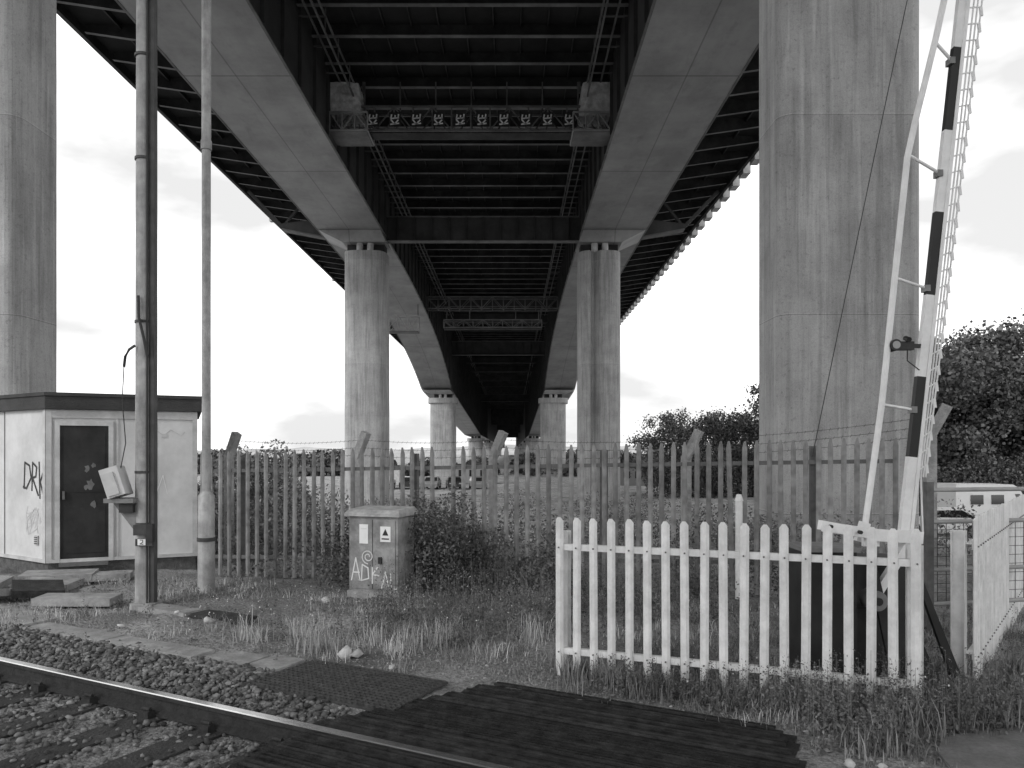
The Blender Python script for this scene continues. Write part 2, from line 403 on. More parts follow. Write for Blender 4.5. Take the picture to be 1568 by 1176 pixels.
def pier(name,cx,cy,rx,ry,zt,cap,zb=-3.2,notch=None,rr=None):
    mb=MB()
    mk=(lambda k,z:rrect(cx,cy,rx*k,ry*k,rr,z)) if rr else (lambda k,z:ring(cx,cy,rx*k,ry*k,z,64,notch))
    rs=[mk(1,z) for z in(zb,zt)]; n=len(rs[0])
    vs=rs[0]+rs[1]; mb.add(vs,[(k,(k+1)%n,n+(k+1)%n,n+k) for k in range(n)],'pier_concrete',notch is None and not rr)
    mb.add(rs[1],[tuple(range(n))],'pier_concrete')
    if cap:
        a=mk(1.16,zt); b=mk(1.16,zt+.9)
        mb.add(a+b,[(k,(k+1)%n,n+(k+1)%n,n+k) for k in range(n)]+[tuple(range(n))[::-1],tuple(range(n,2*n))],'pier_concrete'); zt+=.9
    zg=bz(cy)
    for dx in(-.45,.45):
        mb.tube([(cx+dx,cy-1.0,zt),(cx+dx,cy-1.0,zt+.75)],.28,'edge_white',12)
        mb.tube([(cx+dx,cy+1.0,zt),(cx+dx,cy+1.0,zt+.75)],.28,'steel_rib',12)
    mb.box(cx-1.6,cx+1.6,cy-.6,cy+.6,zt,zt+.75,'steel_dark')
    sg=-1 if cx<AX else 1; bx=AX+sg*11.15
    h0=zt+.75
    if zg>h0+.1:
        lo=[(cx-1.85,cy-1.6,h0),(cx+1.85,cy-1.6,h0),(cx+1.85,cy+1.6,h0),(cx-1.85,cy+1.6,h0)]
        hi=[(bx-2.63,cy-1.9,zg-.03),(bx+2.63,cy-1.9,zg-.03),(bx+2.63,cy+1.9,zg-.03),(bx-2.63,cy+1.9,zg-.03)]
        mb.add(lo+hi,MB.HEX,'steel_box')
    mb.build(name,br)
for sg,nm in((-1,'left'),(1,'right')):
    cx=AX+sg*10
    pier('pier_near_'+nm,cx+(.03 if sg>0 else 0),17.4,1.6,.85,18.8,False,rr=.34)
    pier('pier_second_'+nm,cx,65,1.8,1.8,18.8,False,notch=(-.6 if sg>0 else None))
    pier('pier_third_'+nm,cx,137,2.3,2.3,10.6,True)
    pier('pier_fourth_'+nm,cx,261,2.6,2.6,5.6,True)
    for q,yy in(('fifth',380),('sixth',520),('seventh',700)): pier('pier_%s_%s'%(q,nm),cx,yy,2.6,2.6,5.6,True)
def truss(mb,x0,x1,y,z0,z1,mat,step=1.2,t=.09,dy=.9):
    for yy in(y-dy/2,y+dy/2):
        mb.beam((x0,yy,z0),(x1,yy,z0),t,t,mat); mb.beam((x0,yy,z1),(x1,yy,z1),t,t,mat)
        n=int((x1-x0)/step)
        for k in range(n+1):
            a=x0+(x1-x0)*k/n; mb.beam((a,yy,z0),(a,yy,z1),t*.7,t*.7,mat)
            if k<n:
                b=x0+(x1-x0)*(k+1)/n; p,q=(z0,z1) if k%2 else (z1,z0); mb.beam((a,yy,p),(b,yy,q),t*.6,t*.6,mat)
    n=int((x1-x0)/step)
    for k in range(n+1):
        a=x0+(x1-x0)*k/n; mb.beam((a,y-dy/2,z0),(a,y+dy/2,z0),t*.7,t*.7,mat)
mb=MB(); gy=46.5
truss(mb,AX-9.4,AX+9.4,gy,21.45,22.9,'steel_rib',1.15,.12,1.2)
mb.box(AX-9.4,AX+9.4,gy-.5,gy+.5,21.33,21.39,'steel_dark')
for k in range(10):
    x=AX-5.95+k*1.33
    mb.box(x-.36,x+.36,gy-.72,gy-.68,21.65,22.5,'sign_black')
    g=(x,gy-.725,0)
    for pts in([(-.26,.1),(.24,.16)],[(-.24,.38),(-.02,.12)],[(-.02,.12),(.2,.36)],[(-.25,.45),(.23,.5)],[(-.24,.48),(-.2,.68)],[(0,.48),(.02,.64)],[(.2,.5),(.22,.7)]):
        mb.stroke([(a,b+21.67) for a,b in pts],.085,0,'sign_white',g)
for sg in(-1,1):
    a,b=sorted((AX+sg*6.5,AX+sg*9.7)); c=(a+b)/2
    lv=[]
    for iz in range(6):
        z=22.35+iz*.38
        for k in range(20):
            an=2*math.pi*k/20; cc,ss=math.cos(an),math.sin(an); e=.35
            rr=(1.5-.1*iz*.4)*(1+random.uniform(-.04,.04))
            lv.append((c+math.copysign(abs(cc)**e,cc)*rr, gy+math.copysign(abs(ss)**e,ss)*.95*(1+random.uniform(-.05,.05)), z+random.uniform(-.06,.06)))
    fs=[(i*20+k,i*20+(k+1)%20,(i+1)*20+(k+1)%20,(i+1)*20+k) for i in range(5) for k in range(20)]+[tuple(range(100,120)),tuple(range(20))[::-1]]
    mb.add(lv,fs,'tarp')
    truss(mb,a-.3,b+.3,gy-.1,21.2,22.3,'gantry_grey',.75,.1,2.2)
    mb.box(a-.25,b+.25,gy-1.2,gy+1.0,21.12,21.17,'steel_rib')
    for x in(a+.2,b-.2): mb.beam((x,gy,24),(x,gy,DZ-.6),.1,.1,'steel_rib')
for k in range(-6,7,2): mb.beam((AX+k*1.1,gy,22.9),(AX+k*1.1,gy,DZ-.6),.08,.08,'steel_rib')
mb.build('maintenance_gantry',br)
mb=MB()
truss(mb,AX-8.4,AX+8.4,97,20.2,21.7,'steel_rib',1.4,.14,1.4)
truss(mb,AX-6.4,AX+6.4,98.5,18,19,'steel_rib',1.2,.14,1.4); mb.box(AX-6.4,AX+6.4,97.9,99.2,17.85,17.95,'steel_dark')
for k in(-6,-3,3,6): mb.beam((AX+k,98,19),(AX+k,98,20.2),.12,.12,'steel_rib')
truss(mb,AX-13.8,AX-8.9,92,16.6,18.4,'gantry_grey',1.2,.1,1.6); mb.box(AX-13.8,AX-8.9,91.2,92.8,16.4,16.5,'steel_rib')
for x in(-13.7,-9): mb.beam((AX+x,92,18.4),(AX+x,92,20.5),.1,.1,'steel_rib')
mb.build('inspection_gantry_far',br)

# ------------------------------------------------------------ fences
def pale(mb,x,y,z0,z1,w,ang,mat,lean=0,point=.045,fold=.02,style='round'):
    fr=(x,y,ang); h=w/2
    prof=[(-h,0),(-h*.38,-fold),(h*.38,-fold),(h,0)]
    top=[z1-point,z1,z1,z1-point] if style=='round' else [z1-point*1.6,z1,z1,z1-point*1.6]
    vs=[loc(fr,(a,b,z0)) for a,b in prof]+[loc(fr,(a+lean,b,t)) for (a,b),t in zip(prof,top)]
    if style!='round':
        vs[5]=loc(fr,(-h*.12+lean,-fold,z1)); vs[6]=loc(fr,(h*.12+lean,-fold,z1))
    mb.add(vs,[(0,1,5,4),(1,2,6,5),(2,3,7,6)],mat)
    bk=[loc(fr,(a,b+.006,z0)) for a,b in prof]+[loc(fr,(a+lean,b+.006,t)) for (a,b),t in zip(prof,top)]
    mb.add(bk,[(4,5,1,0),(5,6,2,1),(6,7,3,2)],mat)
    mb.add([vs[4],vs[5],vs[6],vs[7],bk[7],bk[6],bk[5],bk[4]],[(0,1,6,7),(1,2,5,6),(2,3,4,5)],mat)
def ifence(name,x0,y0,x1,y1,n,h):
    mb=MB(); L=math.hypot(x1-x0,y1-y0); ang=math.atan2(y1-y0,x1-x0); fr=(x0,y0,ang)
    for k in range(n):
        d=L*k/(n-1); x=x0+(x1-x0)*k/(n-1); y=y0+(y1-y0)*k/(n-1)
        pale(mb,x,y,-.04 if k not in(0,n-1) else -.1,h+random.uniform(-.006,.006),.064,ang+random.uniform(-.04,.04),'white_paint',random.uniform(-.008,.008),.03)
        for zz in(h-.24,.2): mb.tube([loc(fr,(d,-.024,zz)),loc(fr,(d,-.034,zz))],.007,'galv_post',6)
    for zz in(h-.24,.2):
        mb.box(-.03,L+.03,.008,.013,zz-.025,zz+.025,'white_paint',fr); mb.box(-.03,L+.03,.013,.055,zz+.018,zz+.0245,'white_paint',fr)
    for d in(0,L):
        mb.box(d-.05,d+.05,.056,.062,-.1,h-.12,'white_paint',fr); mb.box(d-.004,d+.004,.062,.15,-.1,h-.12,'white_paint',fr); mb.box(d-.05,d+.05,.15,.156,-.1,h-.12,'white_paint',fr)
    return mb.build(name)
ifence('white_palisade_fence',.383,6.04,2.77,5.14,19,1.275)
ifence('white_palisade_fence',3.62,5.88,6.2,9.1,30,1.3)
mb=MB(); x0,y0,x1,y1=-4.5,10.9,4.62,9.05; L=math.hypot(x1-x0,y1-y0); ang=math.atan2(y1-y0,x1-x0); fr=(x0,y0,ang)
n=int(L/.145)
for k in range(n+1):
    d=L*k/n; x=x0+(x1-x0)*k/n; y=y0+(y1-y0)*k/n; top=1.80+.17*k/n
    if random.random()<.012: continue
    pale(mb,x,y,.02,top+random.uniform(-.01,.01),.062,ang+random.uniform(-.08,.08),'galv',random.uniform(-.01,.01) if random.random()<.9 else random.uniform(-.05,.05),.055,.02,'point')
for a,b in((0,3),(3,6),(6,L)):
    for zz in(.28,1.52):
        za=zz+.17*a/L; zb=zz+.17*b/L
        mb.beam(loc(fr,(a,.035,za)),loc(fr,(b,.035,zb)),.045,.05,'galv_post')
for k in range(5):
    d=.6+k*2.6
    if d<L: mb.box(d-.05,d+.05,.06,.16,-.1,1.72+.17*d/L,'galv_post',fr)
mb.build('palisade_fence')
posts=[(-4.75,12.6),(-2.5,12.1),(-.3,11.7),(2.55,11.0),(5.05,9.1)]
tips=[]
for x,y in posts:
    mb=MB(); h=1.75 if x<5 else 2.0
    mb.beam((x,y,-.2),(x,y,h),.13,.13,'old_concrete'); mb.beam((x,y,h-.04),(x+.17,y-.1,h+.36),.12,.12,'old_concrete')
    mb.beam((x,y,.9),(x-.02,y+.35,-.1),.08,.08,'old_concrete'); mb.build('cranked_concrete_post')
    tips.append((x,y,h))
mb=MB()
for (a,b) in zip(tips[:-1],tips[1:]):
    for k in range(3):
        o=(.05*k,-.03*k,.12*k)
        p=[]
        for j in range(9):
            t_=j/8; p.append((a[0]+(b[0]-a[0])*t_+o[0],a[1]+(b[1]-a[1])*t_+o[1],a[2]+(b[2]-a[2])*t_+o[2]-.05*math.sin(math.pi*t_)))
        mb.tube(p,.0025,'wire',4,False)
        for j in range(30):
            t_=j/30; q=Vector((a[0]+(b[0]-a[0])*t_+o[0],a[1]+(b[1]-a[1])*t_+o[1],a[2]+(b[2]-a[2])*t_+o[2]-.05*math.sin(math.pi*t_)))
            mb.beam(q-Vector((.012,0,.02)),q+Vector((.012,0,.02)),.003,.003,'wire')
mb.build('barbed_wire')
mb=MB(); mb.tube([(2.78,9.2,.0),(2.78,9.2,1.2)],.045,'white_paint',10); mb.tube([(2.78,9.2,1.2),(2.78,9.2,1.28)],[.055,.03],'white_paint',10)
mb.build('white_marker_post')

# ------------------------------------------------------------ hut
mb=MB()
A=(-8.9,12.3);B=(-6.81,11.0);C=(-4.95,11.8);D=(-6.1,14.4);E=(-9.6,14.6); poly=[A,B,C,D,E]
def inset(poly,d):
    c=Vector((sum(p[0] for p in poly)/5,sum(p[1] for p in poly)/5)); return [tuple(Vector(p)+(Vector(p)-c).normalized()*d) for p in poly]
mb.prism(inset(poly,-.03),-.1,.17,'brick_dark'); mb.prism(poly,.17,2.44,'hut_wall')
mb.prism(inset(poly,.1),2.43,2.62,'hut_roof'); mb.prism(inset(poly,.13),2.62,2.67,'hut_roof')
f1=(B[0],B[1],math.atan2(.8,1.86)); L1=2.02
f0=(A[0],A[1],math.atan2(-1.3,2.09)); L0=2.46
mb.box(-.01,.06,-.03,-.002,.17,2.42,'hut_trim',f1); mb.box(L1-.06,L1+.01,-.03,-.002,.17,2.42,'hut_trim',f1); mb.box(L0-.07,L0-.0,-.03,-.002,.17,2.42,'hut_trim',f0)
mb.box(.9,.93,-.018,-.002,.17,2.3,'hut_trim',f1); mb.box(1.44,1.455,-.008,-.002,.17,2.3,'galv_post',f1); mb.box(1.2,1.215,-.008,-.002,.17,2.42,'galv_post',f0)
mb.box(.06,L1-.06,-.025,-.002,2.3,2.42,'hut_trim',f1); mb.box(.06,L1-.06,-.035,-.002,.17,.22,'hut_trim',f1)
mb.box(.0,L0-.07,-.025,-.002,.17,.22,'hut_trim',f0)
mb.box(.10,.165,-.04,-.002,.17,2.26,'hut_trim',f1); mb.box(.80,.865,-.04,-.002,.17,2.26,'hut_trim',f1); mb.box(.165,.80,-.04,-.002,2.19,2.26,'hut_trim',f1)
mb.box(.165,.80,-.012,-.002,.2,2.19,'door_dark',f1)
for a,b in((.2,1.0),(1.1,2.1)): mb.box(.21,.755,-.02,-.012,.1+a,b,'door_dark',f1)
mb.box(.2,.23,-.06,-.02,1.1,1.22,'galv_post',f1)
mb.box(.165,.80,-.14,-.04,.12,.17,'galv_post',f1)
for x,z,r in((.52,1.55,.05),(.56,1.32,.07),(.5,1.28,.04),(.6,1.6,.04),(.6,1.02,.05)):
    mb.add([loc(f1,(x+math.cos(a)*r*random.uniform(.4,1),-.0225-r*.01,z+math.sin(a)*r*random.uniform(.6,1.4))) for a in np.linspace(0,6.28,11)[:-1]],[tuple(range(10))],'galv_post')
mb.box(L1-.5,L1-.42,-.01,-.002,2.02,2.08,'hut_trim',f1)
mb.box(L0-.33,L0-.23,-.02,-.002,.42,.56,'hut_trim',f0)
for k in range(4): mb.box(L0-.32,L0-.24,-.026,-.02,.435+k*.03,.448+k*.03,'pole_dark',f0)
g=lambda pts,w=.022,mt='graffiti_dark',f=f0,o=(0,0),k=1:mb.stroke([(o[0]+a*k,o[1]+b*k) for a,b in pts],w,-.004,mt,f)
o=(L0-.66,1.25)
g([(0,0),(.02,.34),(.14,.3),(.18,.14),(.06,.0),(-.02,.02)],.034,o=o,k=1.15); g([(.2,-.02),(.22,.34),(.32,.28),(.3,.16),(.22,.14),(.36,-.08)],.034,o=o,k=1.15)
g([(.4,.36),(.42,-.12)],.034,o=o,k=1.1); g([(.55,.3),(.43,.1),(.56,-.2)],.034,o=o,k=1.1)
for j in range(7):
    pts=[(L0-.6+random.uniform(0,.45),.55+random.uniform(0,.45)) for _ in range(5)]; mb.stroke(pts,.012,-.003,'hut_trim',f0)
g([(0,0),(.1,.08),(.2,.0),(.3,.09),(.45,.0),(.5,.06)],.012,'hut_trim',f1,(1.35,2.05))
g([(0,0),(.1,.3),(.16,.1),(.24,.34),(.3,.05)],.012,'graffiti_faint',f1,(1.3,1.1))
mb.build('equipment_hut')
mb=MB()
for (x,y,z,sx,sy,a,tx) in((-6.3,10.45,.08,.9,.45,.3,.03),(-5.7,10.6,.05,.6,.35,.35,0),(-7.0,9.7,.10,.8,.5,.1,.12),(-6.5,9.2,.07,.9,.45,-.2,-.14),(-5.9,9.35,.1,.55,.4,.6,.2),(-6.1,9.9,.06,.7,.4,.0,.05),(-7.3,9.0,.12,.8,.5,.5,.1),(-5.2,9.0,.03,.9,.35,.05,.02)):
    m4=Matrix.Translation((x,y,z))@Matrix.Rotation(a,4,'Z')@Matrix.Rotation(tx,4,'X')@Matrix.Rotation(tx*.5,4,'Y'); mb.mbox(m4,sx,sy,.09,'slab' if sx!=.55 else 'sleeper')
mb.build('broken_concrete_slabs')

# ------------------------------------------------------------ poles
mb=MB(); x,y=-4.26,8.77
mb.tube([(x-.035,y,-.1),(x-.035,y,9.5)],[.1,.08],'pole_steel',18)
mb.box(x+.045,x+.105,y-.055,y+.03,-.1,9.5,'pole_dark'); mb.tube([(x+.035,y-.075,0),(x+.035,y-.07,9.5)],.013,'wire',6)
mb.box(x-.14,x+.12,y-.13,y+.13,-.1,.05,'old_concrete')
for zz in(.95,1.55,3.3,5.2,6.4): mb.tube([(x-.035,y,zz),(x-.035,y,zz+.03)],.103,'pole_dark',18)
mb.box(x-.06,x+.13,y-.16,y-.10,.72,.80,'pole_dark'); mb.box(x-.03,x+.06,y-.168,y-.16,.73,.80,'sign_white'); mb.box(x-.09,x+.13,y-.15,y-.1,.84,.96,'pole_dark'); mb.box(x+.07,x+.14,y-.17,y-.1,.76,.97,'machine')
mb.stroke([(-.015,.79-.0),(.015,.79),(.015,.765),(-.015,.745),(.02,.742)],.008,-.0,'sign_black',(x+.015,y-.1695,0))
m4=Matrix.Translation((x-.31,y-.1,1.45))@Matrix.Rotation(-.32,4,'Y')@Matrix.Rotation(.15,4,'Z')
mb.mbox(m4,.2,.26,.34,'hut_wall'); mb.mbox(m4@Matrix.Translation((-.02,-.14,-.02)),.13,.03,.26,'edge_white')
m5=Matrix.Translation((x-.24,y-.05,1.24)); mb.mbox(m5,.34,.28,.05,'machine_grey')
mb.vprism([(x-.36,1.21),(x-.1,1.21),(x-.08,.85)],y-.08,y+.0,'machine_grey')
mb.box(x-.26,x-.1,y-.14,y-.02,1.1,1.2,'machine')
mb.tube([(x-.22,y-.1,2.78),(x-.2,y-.11,2.9),(x-.15,y-.12,2.98),(x-.09,y-.1,3.03)],.016,'wire',8)
mb.tube([(x-.22,y-.1,2.78),(x-.24,y-.1,2.4),(x-.2,y-.1,1.9),(x-.26,y-.1,1.6)],.006,'wire',5)
mb.tube([(x-.04,y-.13,3.6),(x-.03,y-.14,3.35),(x+.03,y-.14,3.1),(x+.06,y-.12,2.9)],.017,'wire',8)
mb.build('signal_mast')
mb=MB(); x,y=-4.05,9.95
mb.tube([(x,y,-.1),(x,y,1.22),(x,y,1.28)],[.11,.105,.06],'pole_steel',16); mb.tube([(x,y,1.28),(x,y,5.85)],.056,'pole_steel',14)
mb.tube([(x,y,5.8),(x,y,5.92)],.07,'pole_steel',14); mb.tube([(x,y,5.9),(x,y,11)],.06,'pole_steel',14)
mb.tube([(x,y,.62),(x,y,.67)],.118,'pole_dark',16)
mb.build('steel_lamp_column')

# ------------------------------------------------------------ relay cabinet
mb=MB(); fr=(-2.04,9.42,-.31)
w,d=.67,.46
mb.box(-.02,w+.02,-.02,d+.02,-.05,.07,'old_concrete',fr)
mb.box(0,w,0,d,.07,1.0,'cab_front',fr)
mb.box(-.045,w+.045,-.05,d+.05,1.0,1.035,'cab_roof',fr)
mb.add([loc(fr,p) for p in((-.045,-.05,1.035),(w+.045,-.05,1.035),(w+.045,d+.05,1.035),(-.045,d+.05,1.035),(-.01,.0,1.08),(w+.01,.0,1.08),(w+.01,d,1.1),(-.01,d,1.1))],MB.HEX[1:],'cab_roof')
mb.box(.03,w-.03,-.012,-.001,.1,.96,'cab_front',fr)
mb.box(.325,.335,-.014,-.0121,.1,.96,'pole_dark',fr)
mb.box(.15,.27,-.018,-.0122,.66,.90,'sign_white',fr); mb.box(.44,.58,-.018,-.0122,.69,.88,'sign_white',fr)
mb.vprism([(.47,.77),(.55,.77),(.51,.85)],-.0215,-.0185,'sign_black',fr)
mb.box(.46,.56,-.0205,-.0185,.72,.735,'sign_black',fr); mb.box(.17,.25,-.0205,-.0185,.84,.85,'graffiti_faint',fr)
mb.box(.42,.46,-.04,-.0122,.42,.5,'machine',fr)
def gg(pts,o,k=1,w=.016): mb.stroke([(o[0]+a*k,o[1]+b*k) for a,b in pts],w,-.0165,'graffiti_light',fr)
gg([(0,0),(.06,.28),(.12,0)],(.04,.2)); gg([(.02,.1),(.11,.1)],(.04,.2)); gg([(0,.02),(.01,.22),(.09,.18),(.1,.05),(0,.02)],(.18,.18)); gg([(0,.2),(0,0)],(.33,.17)); gg([(.07,.2),(.0,.11),(.09,.1)],(.33,.17))
gg([(0,0),(.05,.2),(.1,0)],(.46,.12)); gg([(0,.2),(.01,0),(.08,.02)],(.58,.1))
gg([(math.cos(a)*r,math.sin(a)*r) for a,r in zip(np.linspace(0,11,24),np.linspace(.02,.09,24))],(.27,.5),1,.012)
mb.build('relay_cabinet')

# ------------------------------------------------------------ level crossing barrier
lb=empty('level_crossing_barrier')
mb=MB()
mb.box(2.2,2.58,5.62,6.0,-.1,1.05,'machine'); mb.box(2.18,2.60,5.60,6.02,1.05,1.08,'machine_grey')
mb.box(2.78,3.12,5.85,6.3,-.1,.95,'machine'); mb.box(2.8,3.1,5.835,5.85,.1,.9,'machine')
mb.vprism([(3.1,.9),(3.14,.9),(3.5,0),(3.42,0)],5.8,5.84,'machine'); mb.vprism([(3.1,.5),(3.3,.05),(3.1,.05)],5.81,5.83,'machine')
mb.tube([(2.74,5.62,.68),(2.74,5.78,.68)],.075,'machine_grey',20); mb.tube([(2.74,5.60,.68),(2.74,5.62,.68)],.03,'machine',12)
mb.vprism([(2.7,.9),(2.76,.9),(2.95,.1),(2.86,.1)],5.66,5.69,'machine')
mb.box(2.6,2.76,5.8,5.95,-.1,.6,'machine')
mb.build('machine_housing',lb)
mb=MB()
by=5.9
mb.beam((2.28,5.56,1.26),(2.75,5.7,1.17),.05,.07,'boom_white'); mb.beam((2.75,5.7,1.17),(3.15,5.78,1.14),.05,.09,'boom_white')
mb.beam((2.5,6.04,1.2),(3.1,6.02,1.12),.05,.08,'boom_white'); mb.beam((2.74,5.7,.68),(3.05,5.78,1.1),.04,.07,'boom_white')
mb.box(2.68,2.80,5.72,5.76,1.08,1.2,'boom_white'); mb.box(3.02,3.13,5.82,5.98,1.0,1.16,'boom_white')
for x,z in((2.35,1.25),(2.6,1.2),(2.9,1.16),(3.08,1.15)): mb.tube([(x,5.5+(x-2.28)*.28,z),(x,5.56+(x-2.28)*.28,z)],.014,'machine',8)
mb.build('pivot_arms',lb)
mb=MB()
b0=Vector((3.07,by,1.13)); b1=Vector((3.53,by,5.35)); bd=(b1-b0).normalized()
at=lambda z:b0+bd*((z-1.13)/bd.z)
cuts=[1.13,1.76,2.39,3.03,3.68,4.32,4.97,5.6,6.2,6.9]
for k,(a,b) in enumerate(zip(cuts[:-1],cuts[1:])):
    mb.beam(at(a),at(b),.07-.002*k,.05,'boom_white' if k%2==0 else 'boom_black',up=(0,1,0))
    p=at(a)+Vector((.052-.0015*k,.0,0)); q=at(b)+Vector((.050-.0015*k,0,0)); mb.beam(p,q,.028,.06,'boom_white',up=(0,1,0))
st=[(2.75,1.19),(2.885,2.17),(2.985,3.14),(3.085,4.1),(3.14,4.35),(3.31,5.04),(3.40,5.45),(3.5,6.0)]
mb.tube([(a,by-.04,b) for a,b in st],.024,'boom_white',10)
mb.beam((2.71,by-.04,1.1),(2.755,by-.04,1.25),.07,.06,'boom_white',up=(0,1,0))
for (a,b,c) in((2.885,2.17,2.13),(2.985,3.16,3.08),(3.09,4.12,3.98),(3.30,5.0,4.86)):
    q=at(c); mb.tube([(a,by-.04,b),(q.x-.03,by-.02,c)],.012,'boom_white',8)
    mb.box(q.x-.055,q.x-.015,by-.04,by+.03,c-.025,c+.025,'machine_grey')
mb.build('boom_arm',lb)
mb=MB()
off=Vector((.062,.035,0))
f_=lambda z:.45+.4*(z-1.6)/5.3
for k in(1,2,3):
    mb.tube([at(z)+off*k*f_(z)+Vector((.07,0,0)) for z in(1.6,6.9)],.0075,'boom_white',6)
z=1.65
while z<6.9:
    q=at(z)+Vector((.06,0,0)); e=at(z)+off*3*f_(z)+Vector((.07,0,.05))
    mb.tube([q,e],.006,'boom_white',6)
    mb.beam(e,e+Vector((.008,.0,-.07)),.022,.014,'boom_white',up=(0,1,0))
    z+=.13
mb.tube([at(1.6)+Vector((.09,0,0)),(3.24,by+.02,1.15)],.008,'boom_white',6)
mb.build('barrier_skirt',lb)
mb=MB()
c=Vector((2.98,by-.08,2.63))
mb.tube([c,c+Vector((0,.09,0))],.045,'machine',18); mb.tube([c-Vector((0,.004,0)),c],.03,'lens',18)
mb.box(c.x+.04,c.x+.15,c.y+.02,c.y+.08,c.z-.035,c.z+.03,'machine'); mb.tube([c+Vector((.1,0,.04)),c+Vector((.1,.06,.06))],.02,'machine',8)
mb.beam(c+Vector((.13,.05,0)),(at(2.63).x,by,2.63),.03,.03,'machine')
mb.tube([c+Vector((.1,.03,-.03)),c+Vector((.1,.03,-.12)),(at(2.45).x-.03,by-.03,2.44)],.005,'wire',5)
mb.build('boom_lamp',lb)
mb=MB(); mb.tube([(4.25,8.0,6.8),(3.85,8,4.9),(3.5,8,3.2),(3.2,8,1.75)],.005,'wire',5,False); mb.build('overhead_cable')
mb=MB()
mb.beam((4.16,7.5,-.1),(4.16,7.5,1.5),.07,.07,'galv_post')
for zz in(1.42,1.1,.62,.28): mb.tube([(4.16,7.5,zz),(5.4,7.75,zz)],.022,'gantry_grey',8)
for k in range(12): mb.beam((4.16+k*.1,7.5+k*.02,.28),(4.16+k*.1,7.5+k*.02,1.1),.005,.005,'wire')
for k in range(9): mb.beam((4.16,7.5,.3+k*.09),(5.4,7.75,.3+k*.09),.005,.005,'wire')
mb.build('metal_gate')

# ------------------------------------------------------------ cars
def car(name,x,y,ang,mat,van=False):
    z=float(gz(x,y)); mb=MB(); c,s_=math.cos(ang),math.sin(ang)
    def T(vs): return [(x+a*c-b*s_,y+a*s_+b*c,z+h) for a,b,h in vs]
    if van: body=[(-2.5,.35),(2.4,.35),(2.5,.9),(2.1,1.15),(1.5,2.3),(1.1,2.5),(-2.45,2.55),(-2.5,2.2)]; cab=[(1.45,1.2),(2.0,1.15),(1.5,1.95),(1.2,1.95)]
    else: body=[(-2.1,.35),(2.1,.3),(2.15,.65),(1.95,.82),(1.15,.92),(.45,1.38),(-.9,1.45),(-1.7,1.0),(-2.1,.95),(-2.15,.6)]; cab=[(1.0,.95),(.42,1.31),(-.85,1.37),(-1.5,1.0)]
    w=.88 if not van else .98; n=len(body)
    ins=lambda h:w-(.18*max(0,h-.9)/.5 if not van else .05*max(0,h-1.2))
    vs=T([(a,-ins(h),h) for a,h in body]+[(a,ins(h),h) for a,h in body])
    mb.add(vs,[tuple(range(n)),tuple(range(n,2*n))[::-1]]+[(i,n+i,n+(i+1)%n,(i+1)%n) for i in range(n)],mat)
    for sg in(-1,1): mb.add(T([(a,sg*(ins(h)+.006),h) for a,h in cab]),[tuple(range(len(cab)))],'glass')
    if not van:
        mb.add(T([(1.12,-.75,.97),(1.12,.75,.97),(.5,.66,1.37),(.5,-.66,1.37)]),[(0,1,2,3)],'glass'); mb.add(T([(-1.66,-.7,1.06),(-1.66,.7,1.06),(-1.0,.62,1.42),(-1.0,-.62,1.42)]),[(0,1,2,3)],'glass')
    else:
        mb.add(T([(2.09,-.85,1.2),(2.09,.85,1.2),(1.53,.8,2.2),(1.53,-.8,2.2)]),[(0,1,2,3)],'glass')
        for sg in(-1,1):
            for q in(-1.6,-.3): mb.add(T([(q,sg*(w+.008),1.35),(q+.8,sg*(w+.008),1.35),(q+.8,sg*(w-.02),1.9),(q,sg*(w-.02),1.9)]),[(0,1,2,3)],'glass')
    for a in(-1.35,1.35):
        for sg in(-1,1):
            p=T([(a,sg*(w-.2),.32),(a,sg*(w+.02),.32)]); mb.tube(p,.32,'tyre',16); q=T([(a,sg*(w+.021),.32),(a,sg*(w+.03),.32)]); mb.tube(q,.19,'car_grey',12)
    for sg in(-1,1):
        mb.add(T([(2.16,sg*.55-.15,.62),(2.16,sg*.55+.15,.62),(2.02,sg*.55+.15,.8),(2.02,sg*.55-.15,.8)]),[(0,1,2,3)],'lens')
    mb.build(name)
for k,(u,mt) in enumerate(((-18.2,'car_grey'),(-15.2,'car_white'),(-12.4,'car_dark'),(-9.6,'car_grey'),(-6.9,'car_dark'),(-4.1,'car_grey'))):
    car('parked_car',u,90+random.uniform(-.5,.5),-1.5+random.uniform(-.15,.15),mt)
car('parked_car',22.9,40,2.7,'car_white')
car('parked_van',28.3,45,.1,'car_white',True)

